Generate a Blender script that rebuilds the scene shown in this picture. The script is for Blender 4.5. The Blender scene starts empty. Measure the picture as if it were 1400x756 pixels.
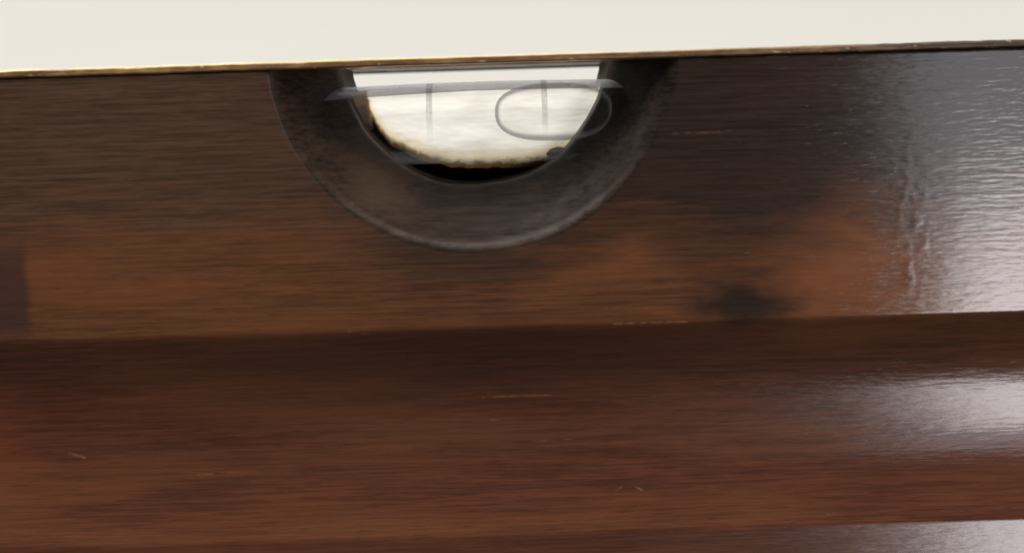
import bpy, bmesh, math, random
from mathutils import Vector, Matrix, noise

random.seed(7)
MM = 0.001
scene = bpy.context.scene
col = scene.collection

# ------------------------------------------------------------------ camera
F_PX = 2430.0
pitch = math.atan((378 - 126) / F_PX)
roll = math.radians(1.75)
cam = bpy.data.cameras.new('camera')
cam_o = bpy.data.objects.new('camera', cam)
col.objects.link(cam_o)
cam.sensor_width = 36.0
cam.lens = 36.0 * F_PX / 1400.0
cam.clip_start = 0.01
cam.clip_end = 50
cam_o.matrix_world = (Matrix.Translation(Vector((3.3, -180, -2.4)) * MM)
                      @ Matrix.Rotation(math.pi / 2 - pitch, 4, 'X')
                      @ Matrix.Rotation(-roll, 4, 'Z'))
cam.dof.use_dof = True
cam.dof.focus_distance = 0.187
cam.dof.aperture_fstop = 19
scene.camera = cam_o

# ------------------------------------------------------------------ world and lamps
world = bpy.data.worlds.new('World')
scene.world = world
world.use_nodes = True
world.node_tree.nodes['Background'].inputs[0].default_value = (1.0, 0.97, 0.93, 1)
world.node_tree.nodes['Background'].inputs[1].default_value = 0.06

def area(name, loc, aim, sx, sy, power, color):
    l = bpy.data.lights.new(name, 'AREA')
    l.shape = 'RECTANGLE'; l.size = sx; l.size_y = sy
    l.energy = power; l.color = color
    o = bpy.data.objects.new(name, l); col.objects.link(o)
    o.location = loc
    d = Vector(aim) - Vector(loc)
    o.rotation_euler = d.to_track_quat('-Z', 'Y').to_euler()
    return o

# ceiling lamp above and in front of the level; bright opening low on the right
area('ceiling_lamp', (-0.30, -0.58, 1.40), (-0.05, 0.12, -0.02), 1.8, 0.6, 55, (1.0, 0.98, 0.955))
area('window_light', (0.725, -1.5, -0.43), (0.725, 0, -0.43), 0.60, 0.62, 13, (1.0, 0.965, 0.985))
area('window_light_upper', (0.67, -1.5, 0.02), (0.67, 0, 0.02), 0.60, 0.24, 1.1, (0.90, 0.93, 1.0))

scene.view_settings.view_transform = 'Standard'
scene.view_settings.look = 'None'
scene.view_settings.exposure = 0
scene.view_settings.gamma = 1
scene.view_settings.use_curve_mapping = False
scene.render.engine = 'CYCLES'
scene.cycles.use_denoising = True
scene.cycles.transparent_max_bounces = 24
scene.cycles.max_bounces = 10

# ------------------------------------------------------------------ helpers
def link_mesh(name, bm, mat, parent=None, smooth=None):
    me = bpy.data.meshes.new(name)
    bm.to_mesh(me); bm.free()
    o = bpy.data.objects.new(name, me)
    col.objects.link(o)
    me.materials.append(mat)
    if smooth is not None:
        set_smooth(me, smooth)
    if parent:
        o.parent = parent
    return o

def set_smooth(me, deg):
    bm = bmesh.new(); bm.from_mesh(me)
    lim = math.radians(deg)
    for f in bm.faces:
        f.smooth = True
    for e in bm.edges:
        e.smooth = not (len(e.link_faces) != 2 or e.calc_face_angle(0) > lim)
    bm.to_mesh(me); bm.free()

def srgb(r, g, b):
    def c(v):
        v /= 255.0
        return v / 12.92 if v <= 0.04045 else ((v + 0.055) / 1.055) ** 2.4
    return (c(r), c(g), c(b), 1.0)

class N:
    """small node-graph helper"""
    def __init__(self, name):
        self.m = bpy.data.materials.new(name)
        self.m.use_nodes = True
        self.t = self.m.node_tree
        self.t.nodes.clear()
        self.out = self.t.nodes.new('ShaderNodeOutputMaterial')
    def n(self, typ, **kw):
        nd = self.t.nodes.new(typ)
        for k, v in kw.items():
            setattr(nd, k, v)
        return nd
    def put(self, sock, v):
        if hasattr(v, 'is_output'):
            self.t.links.new(v, sock)
        else:
            sock.default_value = v
    def math(self, op, a, b=0.0, c=0.0, clamp=False):
        nd = self.n('ShaderNodeMath', operation=op); nd.use_clamp = clamp
        self.put(nd.inputs[0], a); self.put(nd.inputs[1], b); self.put(nd.inputs[2], c)
        return nd.outputs[0]
    def add(self, a, b): return self.math('ADD', a, b)
    def sub(self, a, b): return self.math('SUBTRACT', a, b)
    def mul(self, a, b): return self.math('MULTIPLY', a, b)
    def step(self, v, lo, hi):
        nd = self.n('ShaderNodeMapRange', interpolation_type='SMOOTHSTEP')
        self.put(nd.inputs[0], v); self.put(nd.inputs[1], lo); self.put(nd.inputs[2], hi)
        nd.inputs[3].default_value = 0; nd.inputs[4].default_value = 1
        return nd.outputs[0]
    def mix(self, fac, a, b):
        nd = self.n('ShaderNodeMix', data_type='RGBA')
        self.put(nd.inputs[0], fac); self.put(nd.inputs[6], a); self.put(nd.inputs[7], b)
        return nd.outputs[2]
    def coords(self, k=1000.0):
        tc = self.n('ShaderNodeTexCoord')
        vm = self.n('ShaderNodeVectorMath', operation='SCALE')
        self.put(vm.inputs[0], tc.outputs['Object']); vm.inputs['Scale'].default_value = k
        sp = self.n('ShaderNodeSeparateXYZ'); self.put(sp.inputs[0], vm.outputs[0])
        self.v = vm.outputs[0]
        self.x, self.y, self.z = sp.outputs
        return self.v
    def noise(self, scale=(1, 1, 1), off=(0, 0, 0), detail=3.0, rough=0.55, dist=0.0):
        mp = self.n('ShaderNodeMapping')
        self.put(mp.inputs[0], self.v)
        mp.inputs['Scale'].default_value = scale
        mp.inputs['Location'].default_value = off
        nd = self.n('ShaderNodeTexNoise')
        self.put(nd.inputs['Vector'], mp.outputs[0])
        nd.inputs['Scale'].default_value = 1.0
        nd.inputs['Detail'].default_value = detail
        nd.inputs['Roughness'].default_value = rough
        nd.inputs['Distortion'].default_value = dist
        return nd.outputs[0]
    def blob(self, cx, cz, rx, rz, wob=None, amp=0.5, lo=1.0, hi=0.4):
        dx = self.mul(self.sub(self.x, cx), 1.0 / rx)
        dz = self.mul(self.sub(self.z, cz), 1.0 / rz)
        d = self.math('SQRT', self.add(self.mul(dx, dx), self.mul(dz, dz)))
        if wob is not None:
            d = self.add(d, self.mul(self.sub(wob, 0.5), amp))
        return self.step(d, lo, hi)
    def scratch(self, x0, z0, x1, z1, w, brk):
        """soft-ended line from one point to another in the face plane (mm)"""
        ax, az = x1 - x0, z1 - z0
        L2 = ax * ax + az * az
        px = self.sub(self.x, x0); pz = self.sub(self.z, z0)
        t = self.math('MULTIPLY', self.add(self.mul(px, ax), self.mul(pz, az)), 1.0 / L2, clamp=True)
        ex = self.sub(px, self.mul(t, ax)); ez = self.sub(pz, self.mul(t, az))
        d = self.math('SQRT', self.add(self.mul(ex, ex), self.mul(ez, ez)))
        return self.mul(self.step(d, w, w * 0.2), self.step(brk, 0.36, 0.6))
    def principled(self, **kw):
        p = self.n('ShaderNodeBsdfPrincipled')
        for k, v in kw.items():
            self.put(p.inputs[k], v)
        self.t.links.new(p.outputs[0], self.out.inputs[0])
        return p
    def bump(self, h, strength, dist, normal=None):
        b = self.n('ShaderNodeBump')
        b.inputs['Strength'].default_value = strength
        b.inputs['Distance'].default_value = dist
        self.put(b.inputs['Height'], h)
        if normal is not None:
            self.put(b.inputs['Normal'], normal)
        return b.outputs[0]

# ------------------------------------------------------------------ materials
def mat_wood():
    g = N('varnished_rosewood'); g.coords()
    grain = g.noise((0.09, 1.0, 3.0), (3, 1, 7), 4, 0.62)
    fine = g.noise((0.40, 3.0, 8.0), (11, 5, 2), 3, 0.6)
    pores = g.noise((0.36, 3.0, 6.0), (31, 2, 9), 2, 0.5)
    tone = g.noise((0.035, 0.1, 0.20), (5, 3, 1), 3, 0.55)
    wob = g.noise((0.07, 0.13, 0.55), (1, 8, 4), 5, 0.62)
    wob2 = g.noise((0.05, 0.1, 0.22), (21, 8, 14), 5, 0.6)
    streak = g.add(g.mul(grain, 0.65), g.mul(fine, 0.35))
    # clean wood of the upper rail, brown
    c = g.mix(g.step(streak, 0.36, 0.64), srgb(62, 38, 24), srgb(89, 55, 34))
    c = g.mix(g.mul(g.step(tone, 0.40, 0.70), 0.5), c, srgb(104, 62, 36))
    # redder wood low on the level
    red = g.mix(g.step(streak, 0.36, 0.64), srgb(55, 30, 20), srgb(77, 43, 29))
    red = g.mix(g.mul(g.step(tone, 0.38, 0.70), 0.45), red, srgb(88, 54, 33))
    c = g.mix(g.step(g.z, -25.6, -27.2), c, red)
    # orange heartwood patch to the right
    c = g.mix(g.mul(g.blob(36.0, -21.0, 12, 9, wob, 1.6, 1.1, 0.1), 0.7), c, srgb(108, 63, 36))
    c = g.mix(g.mul(g.blob(-52.0, -37.5, 8, 8, wob, 1.2, 1.0, 0.1), 0.25), c, srgb(112, 58, 34))
    # hand grime along the top and round the notch
    zz = g.add(g.z, g.mul(g.sub(wob2, 0.5), 16.0))
    band = g.step(zz, -20.5, -9.0)
    band = g.mul(band, g.step(g.add(g.x, g.mul(g.sub(wob, 0.5), 20)), -80.0, -46.0))
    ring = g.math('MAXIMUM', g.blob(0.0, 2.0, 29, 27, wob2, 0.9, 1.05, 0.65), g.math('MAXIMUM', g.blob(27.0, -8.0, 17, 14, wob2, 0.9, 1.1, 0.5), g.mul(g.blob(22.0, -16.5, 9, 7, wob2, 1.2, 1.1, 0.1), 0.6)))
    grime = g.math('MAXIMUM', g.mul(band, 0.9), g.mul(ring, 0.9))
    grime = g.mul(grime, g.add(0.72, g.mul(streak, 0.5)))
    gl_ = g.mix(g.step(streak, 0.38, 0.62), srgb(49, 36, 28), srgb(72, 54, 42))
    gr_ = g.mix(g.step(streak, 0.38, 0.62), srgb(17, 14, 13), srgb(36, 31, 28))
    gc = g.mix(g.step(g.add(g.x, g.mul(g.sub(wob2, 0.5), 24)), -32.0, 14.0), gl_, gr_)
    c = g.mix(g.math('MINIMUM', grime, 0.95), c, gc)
    # separate dark stains; last, ledge shade painted into the groove
    c = g.mix(g.mul(g.blob(27.0, -24.3, 6.5, 4.4, g.noise((0.16, 0.2, 0.34), (3, 5, 2), 3, 0.5), 1.8, 1.15, 0.1), 0.88), c, srgb(27, 21, 18))
    lp = g.mul(g.step(g.add(g.x, g.mul(g.sub(wob, 0.5), 2.0)), -45.4, -46.6),
               g.mul(g.step(g.z, -14.0, -19.0), g.step(g.z, -27.0, -24.0)))
    c = g.mix(g.mul(lp, 0.8), c, srgb(50, 33, 31))
    c = g.mix(g.mul(g.blob(0.0, -29.5, 42, 6.0, wob, 1.0, 1.1, 0.1), 0.5), c, srgb(36, 22, 18))  # shade below the ledge put into the colour
    # pores
    c = g.mix(g.mul(g.step(pores, 0.60, 0.72), 0.38), c, srgb(30, 19, 15))
    # scratches, chips and worn edges
    brk = g.noise((0.9, 0.9, 1.6), (2, 2, 2), 2, 0.5)
    sc = None
    for (x0, z0, x1, z1, w, k) in [(-0.1, -33.8, 7.4, -33.75, 0.16, 0.55), (13.6, -26.25, 21.0, -26.25, 0.16, 0.9),
                                   (-43.4, -38.4, -41.8, -38.9, 0.22, 0.6), (20.0, -7.1, 25.9, -7.0, 0.18, 0.35),
                                   (13.4, -43.9, 14.2, -43.45, 0.16, 0.6), (14.2, -43.45, 15.4, -43.5, 0.16, 0.6),
                                   (15.4, -43.5, 16.1, -43.9, 0.16, 0.6), (0.6, -36.2, 1.6, -36.3, 0.14, 0.4),
                                   (-17.9, -7.9, -17.3, -8.5, 0.5, 0.9), (-30, -41.0, -24, -40.9, 0.14, 0.3),
                                   (5, -38.6, 9, -38.5, 0.12, 0.3), (24, -33.1, 29, -33.3, 0.13, 0.3),
                                   (-13.5, -26.2, -11.5, -26.6, 0.25, 0.5)]:
        s = g.mul(g.scratch(x0, z0, x1, z1, w, brk), k)
        sc = s if sc is None else g.math('MAXIMUM', sc, s)
    c = g.mix(g.mul(sc, 0.42), c, srgb(146, 108, 78))
    # varnish relief
    w1 = g.noise((0.12, 0.3, 1.5), (8, 8, 8), 2, 0.5)
    w2 = g.noise((0.50, 0.5, 3.2), (18, 3, 8), 2, 0.5)
    h = g.add(g.mul(w1, 0.7), g.add(g.mul(w2, 0.55), g.mul(streak, 0.20)))
    # column of drips in the varnish
    dr = g.mul(g.blob(44.2, -17.0, 2.0, 11.0), g.step(g.noise((0.5, 0.5, 0.42), (4, 4, 4), 1), 0.40, 0.70))
    h = g.add(h, g.mul(dr, 0.24))
    h = g.sub(h, g.mul(g.step(pores, 0.60, 0.72), 0.10))
    nrm = g.bump(h, 1.0, 0.000022)
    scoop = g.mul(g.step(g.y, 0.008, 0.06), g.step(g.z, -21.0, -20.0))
    c = g.mix(g.mul(scoop, 0.8), c, g.mix(g.step(streak, 0.40, 0.60), srgb(17, 13, 11), srgb(37, 29, 23)))  # grime in the notch, plus shade under the strip put into the colour
    rx = g.x; rz = g.sub(g.z, 2.2)
    rr = g.math('SQRT', g.add(g.mul(rx, rx), g.mul(rz, rz)))
    scuff = g.noise((0.35, 0.6, 0.5), (6, 3, 12), 4, 0.65)
    wear = g.mul(g.step(g.math('ABSOLUTE', g.sub(rr, g.add(20.15, g.mul(g.sub(scuff, 0.5), 0.5)))), 0.55, 0.05), g.step(scuff, 0.36, 0.58))
    wear = g.mul(wear, g.step(g.z, -6.0, -14.0))
    bevel_sheen = g.mul(g.step(g.math('ABSOLUTE', g.sub(rr, 18.6)), 1.7, 0.2), g.mul(g.step(scuff, 0.38, 0.66), g.step(g.x, -9.0, 9.0)))  # varnish sheen on the right bevel, painted as a lighter band
    c = g.mix(g.mul(wear, 0.22), c, srgb(100, 86, 74))
    c = g.mix(g.mul(g.mul(bevel_sheen, scoop), 0.22), c, srgb(76, 68, 64))
    c = g.mix(g.mul(g.mul(scoop, g.blob(-10.5, -10.5, 6, 7, wob, 1.6, 1.0, 0.1)), 0.5), c, srgb(70, 54, 40))
    rough = g.add(g.add(0.06, g.mul(g.step(g.z, -25.9, -26.6), 0.05)), g.add(g.mul(fine, 0.07), g.add(g.mul(grime, 0.01), g.mul(scoop, 0.30))))
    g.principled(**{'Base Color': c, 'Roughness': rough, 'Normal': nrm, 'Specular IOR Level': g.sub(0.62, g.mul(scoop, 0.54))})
    return g.m

def mat_brass():
    g = N('tarnished_brass'); g.coords()
    n1 = g.noise((0.10, 0.5, 0.8), (3, 3, 3), 4, 0.6)
    n2 = g.noise((0.6, 1, 2.0), (9, 1, 3), 3, 0.6)
    nn = g.add(g.mul(n1, 0.6), g.mul(n2, 0.4))
    # cleaner to the left, blackened to the right
    age = g.add(nn, g.math('MULTIPLY', g.x, 0.0022))
    c = g.mix(g.step(age, 0.30, 0.50), srgb(150, 122, 80), srgb(104, 76, 52))
    c = g.mix(g.step(age, 0.48, 0.66), c, srgb(56, 42, 32))
    c = g.mix(g.mul(g.step(n2, 0.62, 0.70), 0.7), c, srgb(190, 170, 130))
    # upper arris: worn, with the lamplight it catches painted into its colour
    arris = g.step(g.z, 1.14, 1.28)
    c = g.mix(g.mul(arris, g.step(g.x, 46, 8)), c, srgb(190, 166, 108))
    nrm = g.bump(nn, 0.6, 0.0001)
    g.principled(**{'Base Color': c, 'Metallic': g.add(0.35, 0), 'Roughness': 0.38, 'Normal': nrm})
    return g.m

def mat_plaster():
    g = N('aged_plaster'); g.coords()
    n1 = g.noise((0.25, 0.6, 1.1), (2, 7, 3), 4, 0.6)
    n2 = g.noise((0.7, 1.2, 1.6), (6, 2, 1), 4, 0.65)
    streak = g.noise((0.30, 1, 2.2), (1, 9, 4), 4, 0.6)
    c = g.mix(g.step(streak, 0.40, 0.72), srgb(232, 228, 219), srgb(221, 217, 207))
    # yellowed towards its crumbling outer edge, brown at the very rim
    at = g.n('ShaderNodeAttribute'); at.attribute_name = 'rim_distance'
    d = g.add(at.outputs['Fac'], g.mul(g.sub(n2, 0.5), 2.3))
    c = g.mix(g.mul(g.step(d, 2.3, 0.6), 0.75), c, srgb(208, 188, 134))
    c = g.mix(g.step(d, 0.8, 0.15), c, srgb(122, 92, 54))
    c = g.mix(g.step(d, 0.05, -0.6), c, srgb(84, 62, 40))
    c = g.mix(g.step(d, -0.6, -2.2), c, srgb(46, 34, 25))
    nrm = g.bump(n2, 0.25, 0.00006)
    g.principled(**{'Base Color': c, 'Roughness': 0.9, 'Normal': nrm})
    return g.m

def mat_glass(name, tint, body, lo, hi, top, spec=0.45):
    """clear thin-walled glass: see-through face on, reflecting towards its rim, where bent light is painted grey"""
    g = N(name)
    lw = g.n('ShaderNodeLayerWeight'); lw.inputs[0].default_value = 0.5
    tr = g.n('ShaderNodeBsdfTransparent'); tr.inputs[0].default_value = tint
    gl = g.n('ShaderNodeBsdfGlossy'); gl.inputs['Roughness'].default_value = 0.05
    gl.inputs['Color'].default_value = (0.9, 0.9, 0.9, 1)
    df = g.n('ShaderNodeBsdfDiffuse'); df.inputs[0].default_value = body
    fr = g.n('ShaderNodeFresnel'); fr.inputs[0].default_value = 1.45
    m1 = g.n('ShaderNodeMixShader')
    g.put(m1.inputs[0], g.mul(fr.outputs[0], spec)); g.put(m1.inputs[1], df.outputs[0]); g.put(m1.inputs[2], gl.outputs[0])
    rim = g.mul(g.step(lw.outputs['Facing'], lo, hi), top)  # grey rim stands in for light bent away at the edge
    fac = g.math('MAXIMUM', rim, g.mul(fr.outputs[0], 0.8 * spec))
    m2 = g.n('ShaderNodeMixShader')
    g.put(m2.inputs[0], fac); g.put(m2.inputs[1], tr.outputs[0]); g.put(m2.inputs[2], m1.outputs[0])
    g.t.links.new(m2.outputs[0], g.out.inputs[0])
    return g.m

def mat_wall():
    g = N('white_painted_wall'); g.coords()
    n1 = g.noise((0.012, 0.02, 0.10), (4, 4, 4), 4, 0.6)
    c = g.mix(n1, srgb(241, 238, 231), srgb(235, 232, 224))
    g.principled(**{'Base Color': c, 'Roughness': 1.0, 'Specular IOR Level': 0.1})
    return g.m

def mat_mark():
    g = N('faded_paint_mark'); g.coords()
    tr = g.n('ShaderNodeBsdfTransparent')
    df = g.n('ShaderNodeBsdfDiffuse'); df.inputs[0].default_value = srgb(112, 108, 100)
    n = g.noise((2, 2, 0.8), (1, 1, 1), 3)
    fac = g.mul(g.step(g.z, -8.2, -2.6), g.add(0.06, g.mul(n, 0.6)))
    m = g.n('ShaderNodeMixShader')
    g.put(m.inputs[0], fac); g.put(m.inputs[1], tr.outputs[0]); g.put(m.inputs[2], df.outputs[0])
    g.t.links.new(m.outputs[0], g.out.inputs[0])
    return g.m

def mat_tube_sheen():  # see-through grey coat standing in for the reflection on the tube
    g = N('painted_tube_sheen'); g.coords()
    n = g.noise((0.08, 0.4, 0.6), (7, 1, 1), 2)
    tr = g.n('ShaderNodeBsdfTransparent')
    df = g.n('ShaderNodeBsdfDiffuse'); df.inputs[0].default_value = (0.19, 0.19, 0.205, 1)
    gl = g.n('ShaderNodeBsdfGlossy'); gl.inputs['Roughness'].default_value = 0.25
    gl.inputs['Color'].default_value = (0.5, 0.5, 0.5, 1)
    m0 = g.n('ShaderNodeMixShader'); m0.inputs[0].default_value = 0.12
    g.put(m0.inputs[1], df.outputs[0]); g.put(m0.inputs[2], gl.outputs[0])
    fac = g.add(0.45, g.mul(n, 0.5))
    m = g.n('ShaderNodeMixShader')
    g.put(m.inputs[0], fac); g.put(m.inputs[1], tr.outputs[0]); g.put(m.inputs[2], m0.outputs[0])
    g.t.links.new(m.outputs[0], g.out.inputs[0])
    return g.m

WOOD = mat_wood(); BRASS = mat_brass(); PLASTER = mat_plaster(); WALL = mat_wall()
MARK = mat_mark(); TUBE_SHEEN = mat_tube_sheen()
GLASS = mat_glass('vial_glass', (0.985, 0.985, 0.98, 1), (0.26, 0.26, 0.27, 1), 0.42, 0.60, 0.16, 0.16)
BUBBLE = mat_glass('bubble_skin', (0.99, 0.99, 0.99, 1), (0.20, 0.20, 0.185, 1), 0.18, 0.44, 0.38, 0.06)

# ------------------------------------------------------------------ setting: wall behind
bm = bmesh.new()
vs = [bm.verts.new(v) for v in [(-1.2, 0.26, -0.8), (1.2, 0.26, -0.8), (1.2, 0.26, 0.9), (-1.2, 0.26, 0.9)]]
bm.faces.new(vs)
wall = link_mesh('wall', bm, WALL)
wall['kind'] = 'structure'

# ------------------------------------------------------------------ the level
HALF = 300.0     # half of its length, mm
THICK = 33.0
Z_LEDGE, Z_GROOVE, Z_BOT = -26.2, -47.8, -74.0
GD = 2.5         # depth of the finger groove

level = bpy.data.objects.new('spirit_level', None)
col.objects.link(level)
level['label'] = 'dark varnished wooden spirit level with scooped notch and glass vial before white wall'
level['category'] = 'spirit level'

# side profile (y, z), front face first, going down
def arc_fillet(p, a, b, r, k=5):
    """rounded corner at p between directions to a and b"""
    p, a, b = Vector(p), Vector(a), Vector(b)
    pa = p + (a - p).normalized() * r
    pb = p + (b - p).normalized() * r
    out = []
    for i in range(k + 1):
        t = i / k
        out.append(tuple((1 - t) ** 2 * pa + 2 * t * (1 - t) * p + t * t * pb))
    return out

def groove(sign, y0):
    c = (Z_LEDGE + Z_GROOVE) / 2
    h = (Z_LEDGE - Z_GROOVE) / 2
    R = (h * h + GD * GD) / (2 * GD)
    a0 = math.asin(h / R)
    pts = []
    for i in range(41):
        a = a0 * (1 - 2 * i / 40)
        pts.append((y0 + sign * (R * math.cos(a) - (R - GD)), c + R * math.sin(a)))
    return pts

front = groove(1, 0.0)
prof = []
prof += arc_fillet((0, 0.5), (THICK, 0.5), (0, -10), 0.35)
prof += arc_fillet(front[0], (0, -10), front[3], 0.30, 4)
prof += front[2:-2]
prof += arc_fillet(front[-1], front[-4], (0, -60), 0.30, 4)
prof += arc_fillet((0, Z_BOT), (0, -60), (THICK, Z_BOT), 1.0)
back = [(THICK - y, z) for (y, z) in prof]
prof = prof + back[::-1]

bm = bmesh.new()
ends = []
for x in (-HALF, HALF):
    ends.append([bm.verts.new((x * MM, y * MM, z * MM)) for (y, z) in prof])
n = len(prof)
for i in range(n):
    j = (i + 1) % n
    bm.faces.new((ends[0][i], ends[0][j], ends[1][j], ends[1][i]))
bm.faces.new(ends[0][::-1]); bm.faces.new(ends[1])
bmesh.ops.recalc_face_normals(bm, faces=bm.faces)
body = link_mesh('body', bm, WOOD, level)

CZ = 2.2   # centre height of the round notch
def lathe(profile, seg=180):
    """closed solid turned about the y axis through (0, ., CZ); profile of (y, r) in mm"""
    b = bmesh.new()
    rings = []
    for (y, r) in profile:
        ring = []
        for k in range(seg):
            a = 2 * math.pi * k / seg
            q = r + 0.22 * noise.noise((math.cos(a) * 2.2, math.sin(a) * 2.2, 0.5)) \
                + 0.10 * noise.noise((math.cos(a) * 6, math.sin(a) * 6, y * 0.25))
            ring.append(b.verts.new((q * MM * math.cos(a), y * MM, (CZ + q * math.sin(a)) * MM)))
        rings.append(ring)
    for a, c in zip(rings, rings[1:]):
        for k in range(seg):
            b.faces.new((a[k], a[(k + 1) % seg], c[(k + 1) % seg], c[k]))
    b.faces.new(rings[0][::-1]); b.faces.new(rings[-1])
    bmesh.ops.recalc_face_normals(b, faces=b.faces)
    return b

def fillet2(p0, p1, p2, k=8):
    return [tuple((1 - t) ** 2 * Vector(p0) + 2 * t * (1 - t) * Vector(p1) + t * t * Vector(p2))
            for t in [i / k for i in range(k + 1)]]

cut_front = [(-3, 21.0)] + fillet2((0.012, 21.0), (0.1, 20.05), (1.0, 19.35)) \
    + [(3, 17.85), (5.3, 16.0)] + fillet2((7.0, 14.65), (7.5, 14.2), (8.2, 14.2), 4) \
    + [(9.0, 14.3), (14, 14.0), (22, 13.6)]
cutters = []
def cutter(bmx):
    me = bpy.data.meshes.new('cut'); bmx.to_mesh(me); bmx.free()
    o = bpy.data.objects.new('cut', me); col.objects.link(o); cutters.append(o)
    return o
cutter(lathe(cut_front))
# rear window: only the part above the vial bed is open to the back
def prism(pts, y0, y1):
    b = bmesh.new()
    r0 = [b.verts.new((x * MM, y0 * MM, z * MM)) for x, z in pts]
    r1 = [b.verts.new((x * MM, y1 * MM, z * MM)) for x, z in pts]
    k = len(pts)
    for i in range(k):
        b.faces.new((r0[i], r0[(i + 1) % k], r1[(i + 1) % k], r1[i]))
    b.faces.new(r0[::-1]); b.faces.new(r1)
    bmesh.ops.recalc_face_normals(b, faces=b.faces)
    return b
cutter(prism([(-15.4, 3), (-15.0, -2.6), (15.4, -2.6), (15.9, 3)], 17.8, 31))
cutter(prism([(-15.6, 0.22), (-15.0, -2.5), (15.4, -2.5), (15.9, 0.22)], 30.5, 36))  # leaves a wood sliver, added as the strip's shaded far edge
# the vial: ends let into the wood
VX0, VX1, VY, VZ, VR = -24.0, 24.0, 7.7, -5.5, 4.25
def apply_cuts(o, cuts, smooth_deg):
    mods = []
    for c in cuts:
        m = o.modifiers.new('b', 'BOOLEAN'); m.operation = 'DIFFERENCE'; m.solver = 'EXACT'; m.object = c
        mods.append(m)
    dg = bpy.context.evaluated_depsgraph_get()
    me = bpy.data.meshes.new_from_object(o.evaluated_get(dg))
    o.modifiers.clear()
    o.data = me
    set_smooth(me, smooth_deg)
    for c in cuts:
        bpy.data.objects.remove(c)
    w = o.modifiers.new('normals', 'WEIGHTED_NORMAL'); w.keep_sharp = True; w.weight = 90

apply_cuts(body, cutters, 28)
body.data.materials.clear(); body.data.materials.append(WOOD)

# brass capping strip with a slot over the vial
bm = bmesh.new()
SEG = 840
cs_n = None
rings = []
for i in range(SEG + 1):
    x = -HALF + 2 * HALF * i / SEG
    wv = 0.05 * noise.noise((x * 0.035, 1.7, 0))
    ny = 0.07 * noise.noise((x * 0.31, 5.1, 0)) + 0.05 * noise.noise((x * 1.1, 2.1, 0))
    nz = 0.07 * noise.noise((x * 0.23, 9.4, 0)) + 0.05 * noise.noise((x * 0.9, 3.3, 0))
    y0 = -0.22 + ny
    lo, hi = 0.53 + wv + 0.4 * nz * (nz > 0), 1.30 + wv + nz
    sec = [(y0 + 0.12, lo), (y0, lo + 0.15), (y0 + 0.02, hi - 0.20), (y0 + 0.20, hi),
           (THICK + 0.1, hi), (THICK + 0.25, hi - 0.15), (THICK + 0.25, lo + 0.1), (THICK + 0.1, lo)]
    rings.append([bm.verts.new((x * MM, a * MM, b * MM)) for a, b in sec])
for a, c in zip(rings, rings[1:]):
    k = len(a)
    for i in range(k):
        bm.faces.new((a[i], c[i], c[(i + 1) % k], a[(i + 1) % k]))
bm.faces.new(rings[0]); bm.faces.new(rings[-1][::-1])
bmesh.ops.recalc_face_normals(bm, faces=bm.faces)
plate = link_mesh('capping_strip', bm, BRASS, level)
b = bmesh.new()
slot = []
for sx in (1, -1):
    for i in range(13):
        a = math.radians(-90 + 180 * i / 12) if sx > 0 else math.radians(90 + 180 * i / 12)
        slot.append((sx * 11.0 + 4.4 * math.cos(a), 9.2 + 4.4 * math.sin(a)))
r0 = [b.verts.new((x * MM, y * MM, -0.002)) for x, y in slot]
r1 = [b.verts.new((x * MM, y * MM, 0.003)) for x, y in slot]
k = len(slot)
for i in range(k):
    b.faces.new((r0[i], r0[(i + 1) % k], r1[(i + 1) % k], r1[i]))
b.faces.new(r0[::-1]); b.faces.new(r1)
bmesh.ops.recalc_face_normals(b, faces=b.faces)
cutters = []
apply_cuts(plate, [cutter(b)], 25)
plate.data.materials.clear(); plate.data.materials.append(BRASS)
plate['label'] = 'thin tarnished brass strip along the top edge'

# plaster bed: a trough behind and under the vial with a crumbled front lip
bm = bmesh.new()
NX, NZ = 170, 90
rim = bm.verts.layers.float.new('rim_distance')
X0, X1, ZT, ZB = -14.2, 14.6, -1.75, -10.6
def bed_front(x, z):
    y = VY + 4.3 + 0.6 * (z + 1.75) / 6.75
    return y + 0.10 * noise.noise((x * 0.3, z * 0.5, 2.0)) + 0.012 * noise.noise((x * 1.2, z * 2.6, 5.0))
# lower limit of the part that stayed white
CLEAN = [(-14.2, -1.0), (-11.8, -1.5), (-11.2, -4.6), (-10.6, -6.0), (-9.4, -7.3), (-7.4, -8.3), (-5, -9.2), (-3, -9.7), (3, -9.95),
         (6.5, -9.8), (9, -9.2), (11.2, -7.9), (12.6, -6.6), (13.6, -5.2), (14.6, -3.6)]
def interp(tab, x):
    for (xa, za), (xb, zc) in zip(tab, tab[1:]):
        if xa <= x <= xb:
            return za + (zc - za) * (x - xa) / (xb - xa)
    return tab[-1][1]
def outline_bottom(x):
    """height of the crumbled lower edge at x"""
    zb = interp(CLEAN, x) - 0.55 if -11.2 < x < 12.8 else -6.2
    zb += 0.28 * noise.noise((x * 0.43, 4.4, 0)) + 0.18 * noise.noise((x * 1.15, 1.4, 0)) + 0.08 * noise.noise((x * 3.7, 6.4, 0))
    return zb
def outline_top(x):
    zt = ZT
    u = (x - X0) / 2.6
    if u < 1:
        zt = ZT - 2.3 * (1 - math.sqrt(max(0, 1 - (1 - u) ** 2)))
    return zt
grid = []
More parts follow.
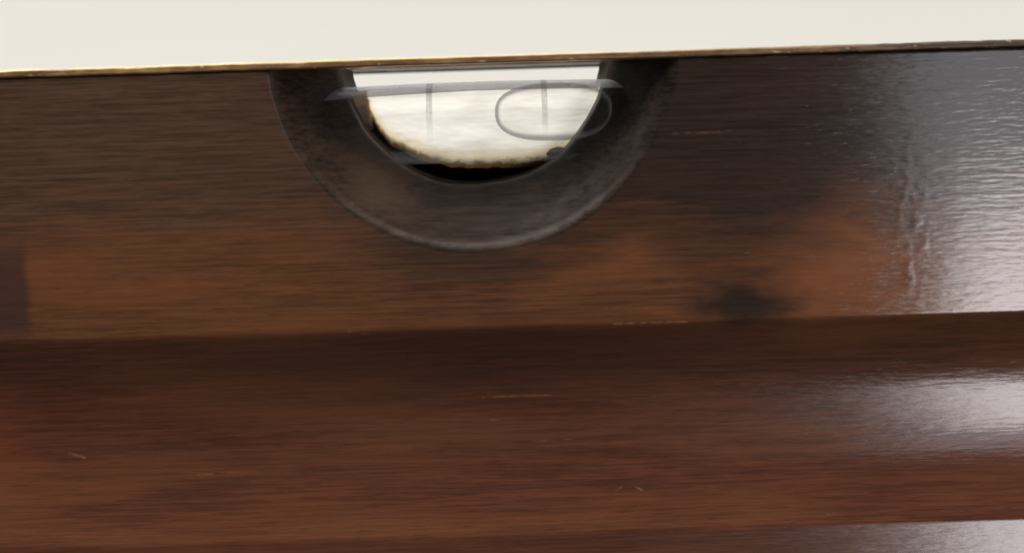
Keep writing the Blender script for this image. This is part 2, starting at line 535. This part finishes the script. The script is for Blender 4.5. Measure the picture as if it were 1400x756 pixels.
for i in range(NX + 1):
    x = X0 + (X1 - X0) * i / NX
    zt = outline_top(x); zb = min(outline_bottom(x), zt - 0.4)
    row = []
    for j in range(NZ + 1):
        z = zt + (zb - zt) * j / NZ
        edge = max(0.0, 1 - (z - zb) / 1.1)
        y = bed_front(x, z)
        lump = 0.30 * noise.noise((x * 0.7, z * 0.9, 3.0)) + 0.10 * noise.noise((x * 1.9, z * 2.1, 8.0))
        y += lump * 0.5 * edge
        y += 0.6 * edge ** 2
        vv = bm.verts.new((x * MM, y * MM, z * MM))
        vv[rim] = min(z - zb, z - interp(CLEAN, x) + 0.35)
        row.append(vv)
    grid.append(row)
for i in range(NX):
    for j in range(NZ):
        bm.faces.new((grid[i][j], grid[i][j + 1], grid[i + 1][j + 1], grid[i + 1][j]))
# give it a body: sweep the border back into the cavity
loop = [grid[i][0] for i in range(NX + 1)] + [grid[NX][j] for j in range(1, NZ + 1)] \
    + [grid[i][NZ] for i in range(NX - 1, -1, -1)] + [grid[0][j] for j in range(NZ - 1, 0, -1)]
bk = [bm.verts.new((v.co.x, 17.5 * MM, v.co.z)) for v in loop]
for i in range(len(loop)):
    j = (i + 1) % len(loop)
    bm.faces.new((loop[i], loop[j], bk[j], bk[i]))
bm.faces.new(bk)
bmesh.ops.recalc_face_normals(bm, faces=bm.faces)
bed = link_mesh('plaster_bed', bm, PLASTER, level, 40)
bed['label'] = 'yellowed white plaster bed behind the vial'

# glass vial: closed tube with domed ends
def capsule(r, x0, x1, seg=72, sag=0.0):
    b = bmesh.new()
    L = [(x0 + 0.6 * r * (1 - math.cos(math.radians(90 * i / 8))), r * math.sin(math.radians(90 * i / 8))) for i in range(1, 9)]
    Rr = [(x1 - (p - x0), q) for p, q in L][::-1]
    rr = []
    mid = [(x0 + 0.6 * r + (x1 - x0 - 1.2 * r) * i / 40, r) for i in range(1, 40)]
    for (x, q) in L + mid + Rr:
        q *= 1 - 0.07 * min(1.6, ((x - 1.0) / 17.0) ** 2)
        rr.append([b.verts.new((x * MM, (VY + q * math.cos(2 * math.pi * k / seg)) * MM,
                                (VZ + q * math.sin(2 * math.pi * k / seg)) * MM)) for k in range(seg)])
    for a, c in zip(rr, rr[1:]):
        for k in range(seg):
            b.faces.new((a[k], a[(k + 1) % seg], c[(k + 1) % seg], c[k]))
    b.faces.new(rr[0][::-1]); b.faces.new(rr[-1])
    bmesh.ops.recalc_face_normals(b, faces=b.faces)
    return b
vial = link_mesh('vial', capsule(VR, VX0, VX1), GLASS, level, 50)
vial['label'] = 'clear glass vial lying in the notch'

# grey strip added along the tube's top, painting the reflection on the glass
bm = bmesh.new()
rows = []
for i in range(81):
    x = -20 + 40 * i / 80
    q0 = VR * (1 - 0.07 * min(1.6, ((x - 1.0) / 17.0) ** 2)) + 0.03
    row = []
    for j in range(13):
        a = math.radians(93 + 43 * j / 12 - 7 * (j / 12) * min(1.0, abs(x + 16) / 16.0))
        row.append(bm.verts.new((x * MM, (VY + q0 * math.cos(a)) * MM, (VZ + q0 * math.sin(a)) * MM)))
    rows.append(row)
for a, c in zip(rows, rows[1:]):
    for j in range(12):
        bm.faces.new((a[j], a[j + 1], c[j + 1], c[j]))
link_mesh('added_tube_sheen', bm, TUBE_SHEEN, vial, 60)

# air bubble floating against the top of the tube
bm = bmesh.new()
bmesh.ops.create_uvsphere(bm, u_segments=96, v_segments=64, radius=1.0)
BX, BZ, BRX, BRZ, BRY = 8.2, -4.55, 6.15, 3.05, 2.3
for v in bm.verts:
    # v.z is the pole axis; superellipse in the x-z view
    x, y, z = v.co
    m = (abs(x) ** 2.5 + abs(z) ** 2.5) ** (1 / 2.5)
    e = math.sqrt(x * x + z * z)
    s = e / m if m > 1e-6 else 1.0
    zz = z * s * BRZ
    if zz > 0:
        zz *= 0.97
    v.co = ((BX + x * s * BRX) * MM, (VY - 1.7 + y * BRY) * MM, (BZ + zz) * MM)
bubble = link_mesh('bubble', bm, BUBBLE, vial, 60)
bubble['label'] = 'long air bubble resting at the right of the vial'

# two faded reading lines round the glass
for gx, w in ((-4.7, 0.66), (7.2, 0.60)):
    bm = bmesh.new()
    prev = None
    for i in range(40):
        a = math.radians(96 + 118 * i / 39)   # from the top, over the front
        q = VR + 0.03
        y = VY + q * math.cos(a); z = VZ + q * math.sin(a)
        cur = [bm.verts.new(((gx + s * w / 2) * MM, y * MM, z * MM)) for s in (-1, 1)]
        if prev:
            bm.faces.new((prev[0], prev[1], cur[1], cur[0]))
        prev = cur
    link_mesh('reading_line', bm, MARK, vial, 60)

# dark splinter left at the right end of the bed
bm = bmesh.new()
bmesh.ops.create_icosphere(bm, subdivisions=3, radius=1.0)
for v in bm.verts:
    p = v.co.copy()
    k = 1 + 0.55 * noise.noise(p * 1.7 + Vector((3, 1, 2)))
    v.co = ((9.4 + p.x * 1.7 * k) * MM, (11.3 + p.y * 0.8 * k) * MM, (-9.1 + p.z * 0.75 * k) * MM)
spl = link_mesh('splinter', bm, WOOD, level, 40)
spl['label'] = 'dark splinter of wood at the edge of the plaster'
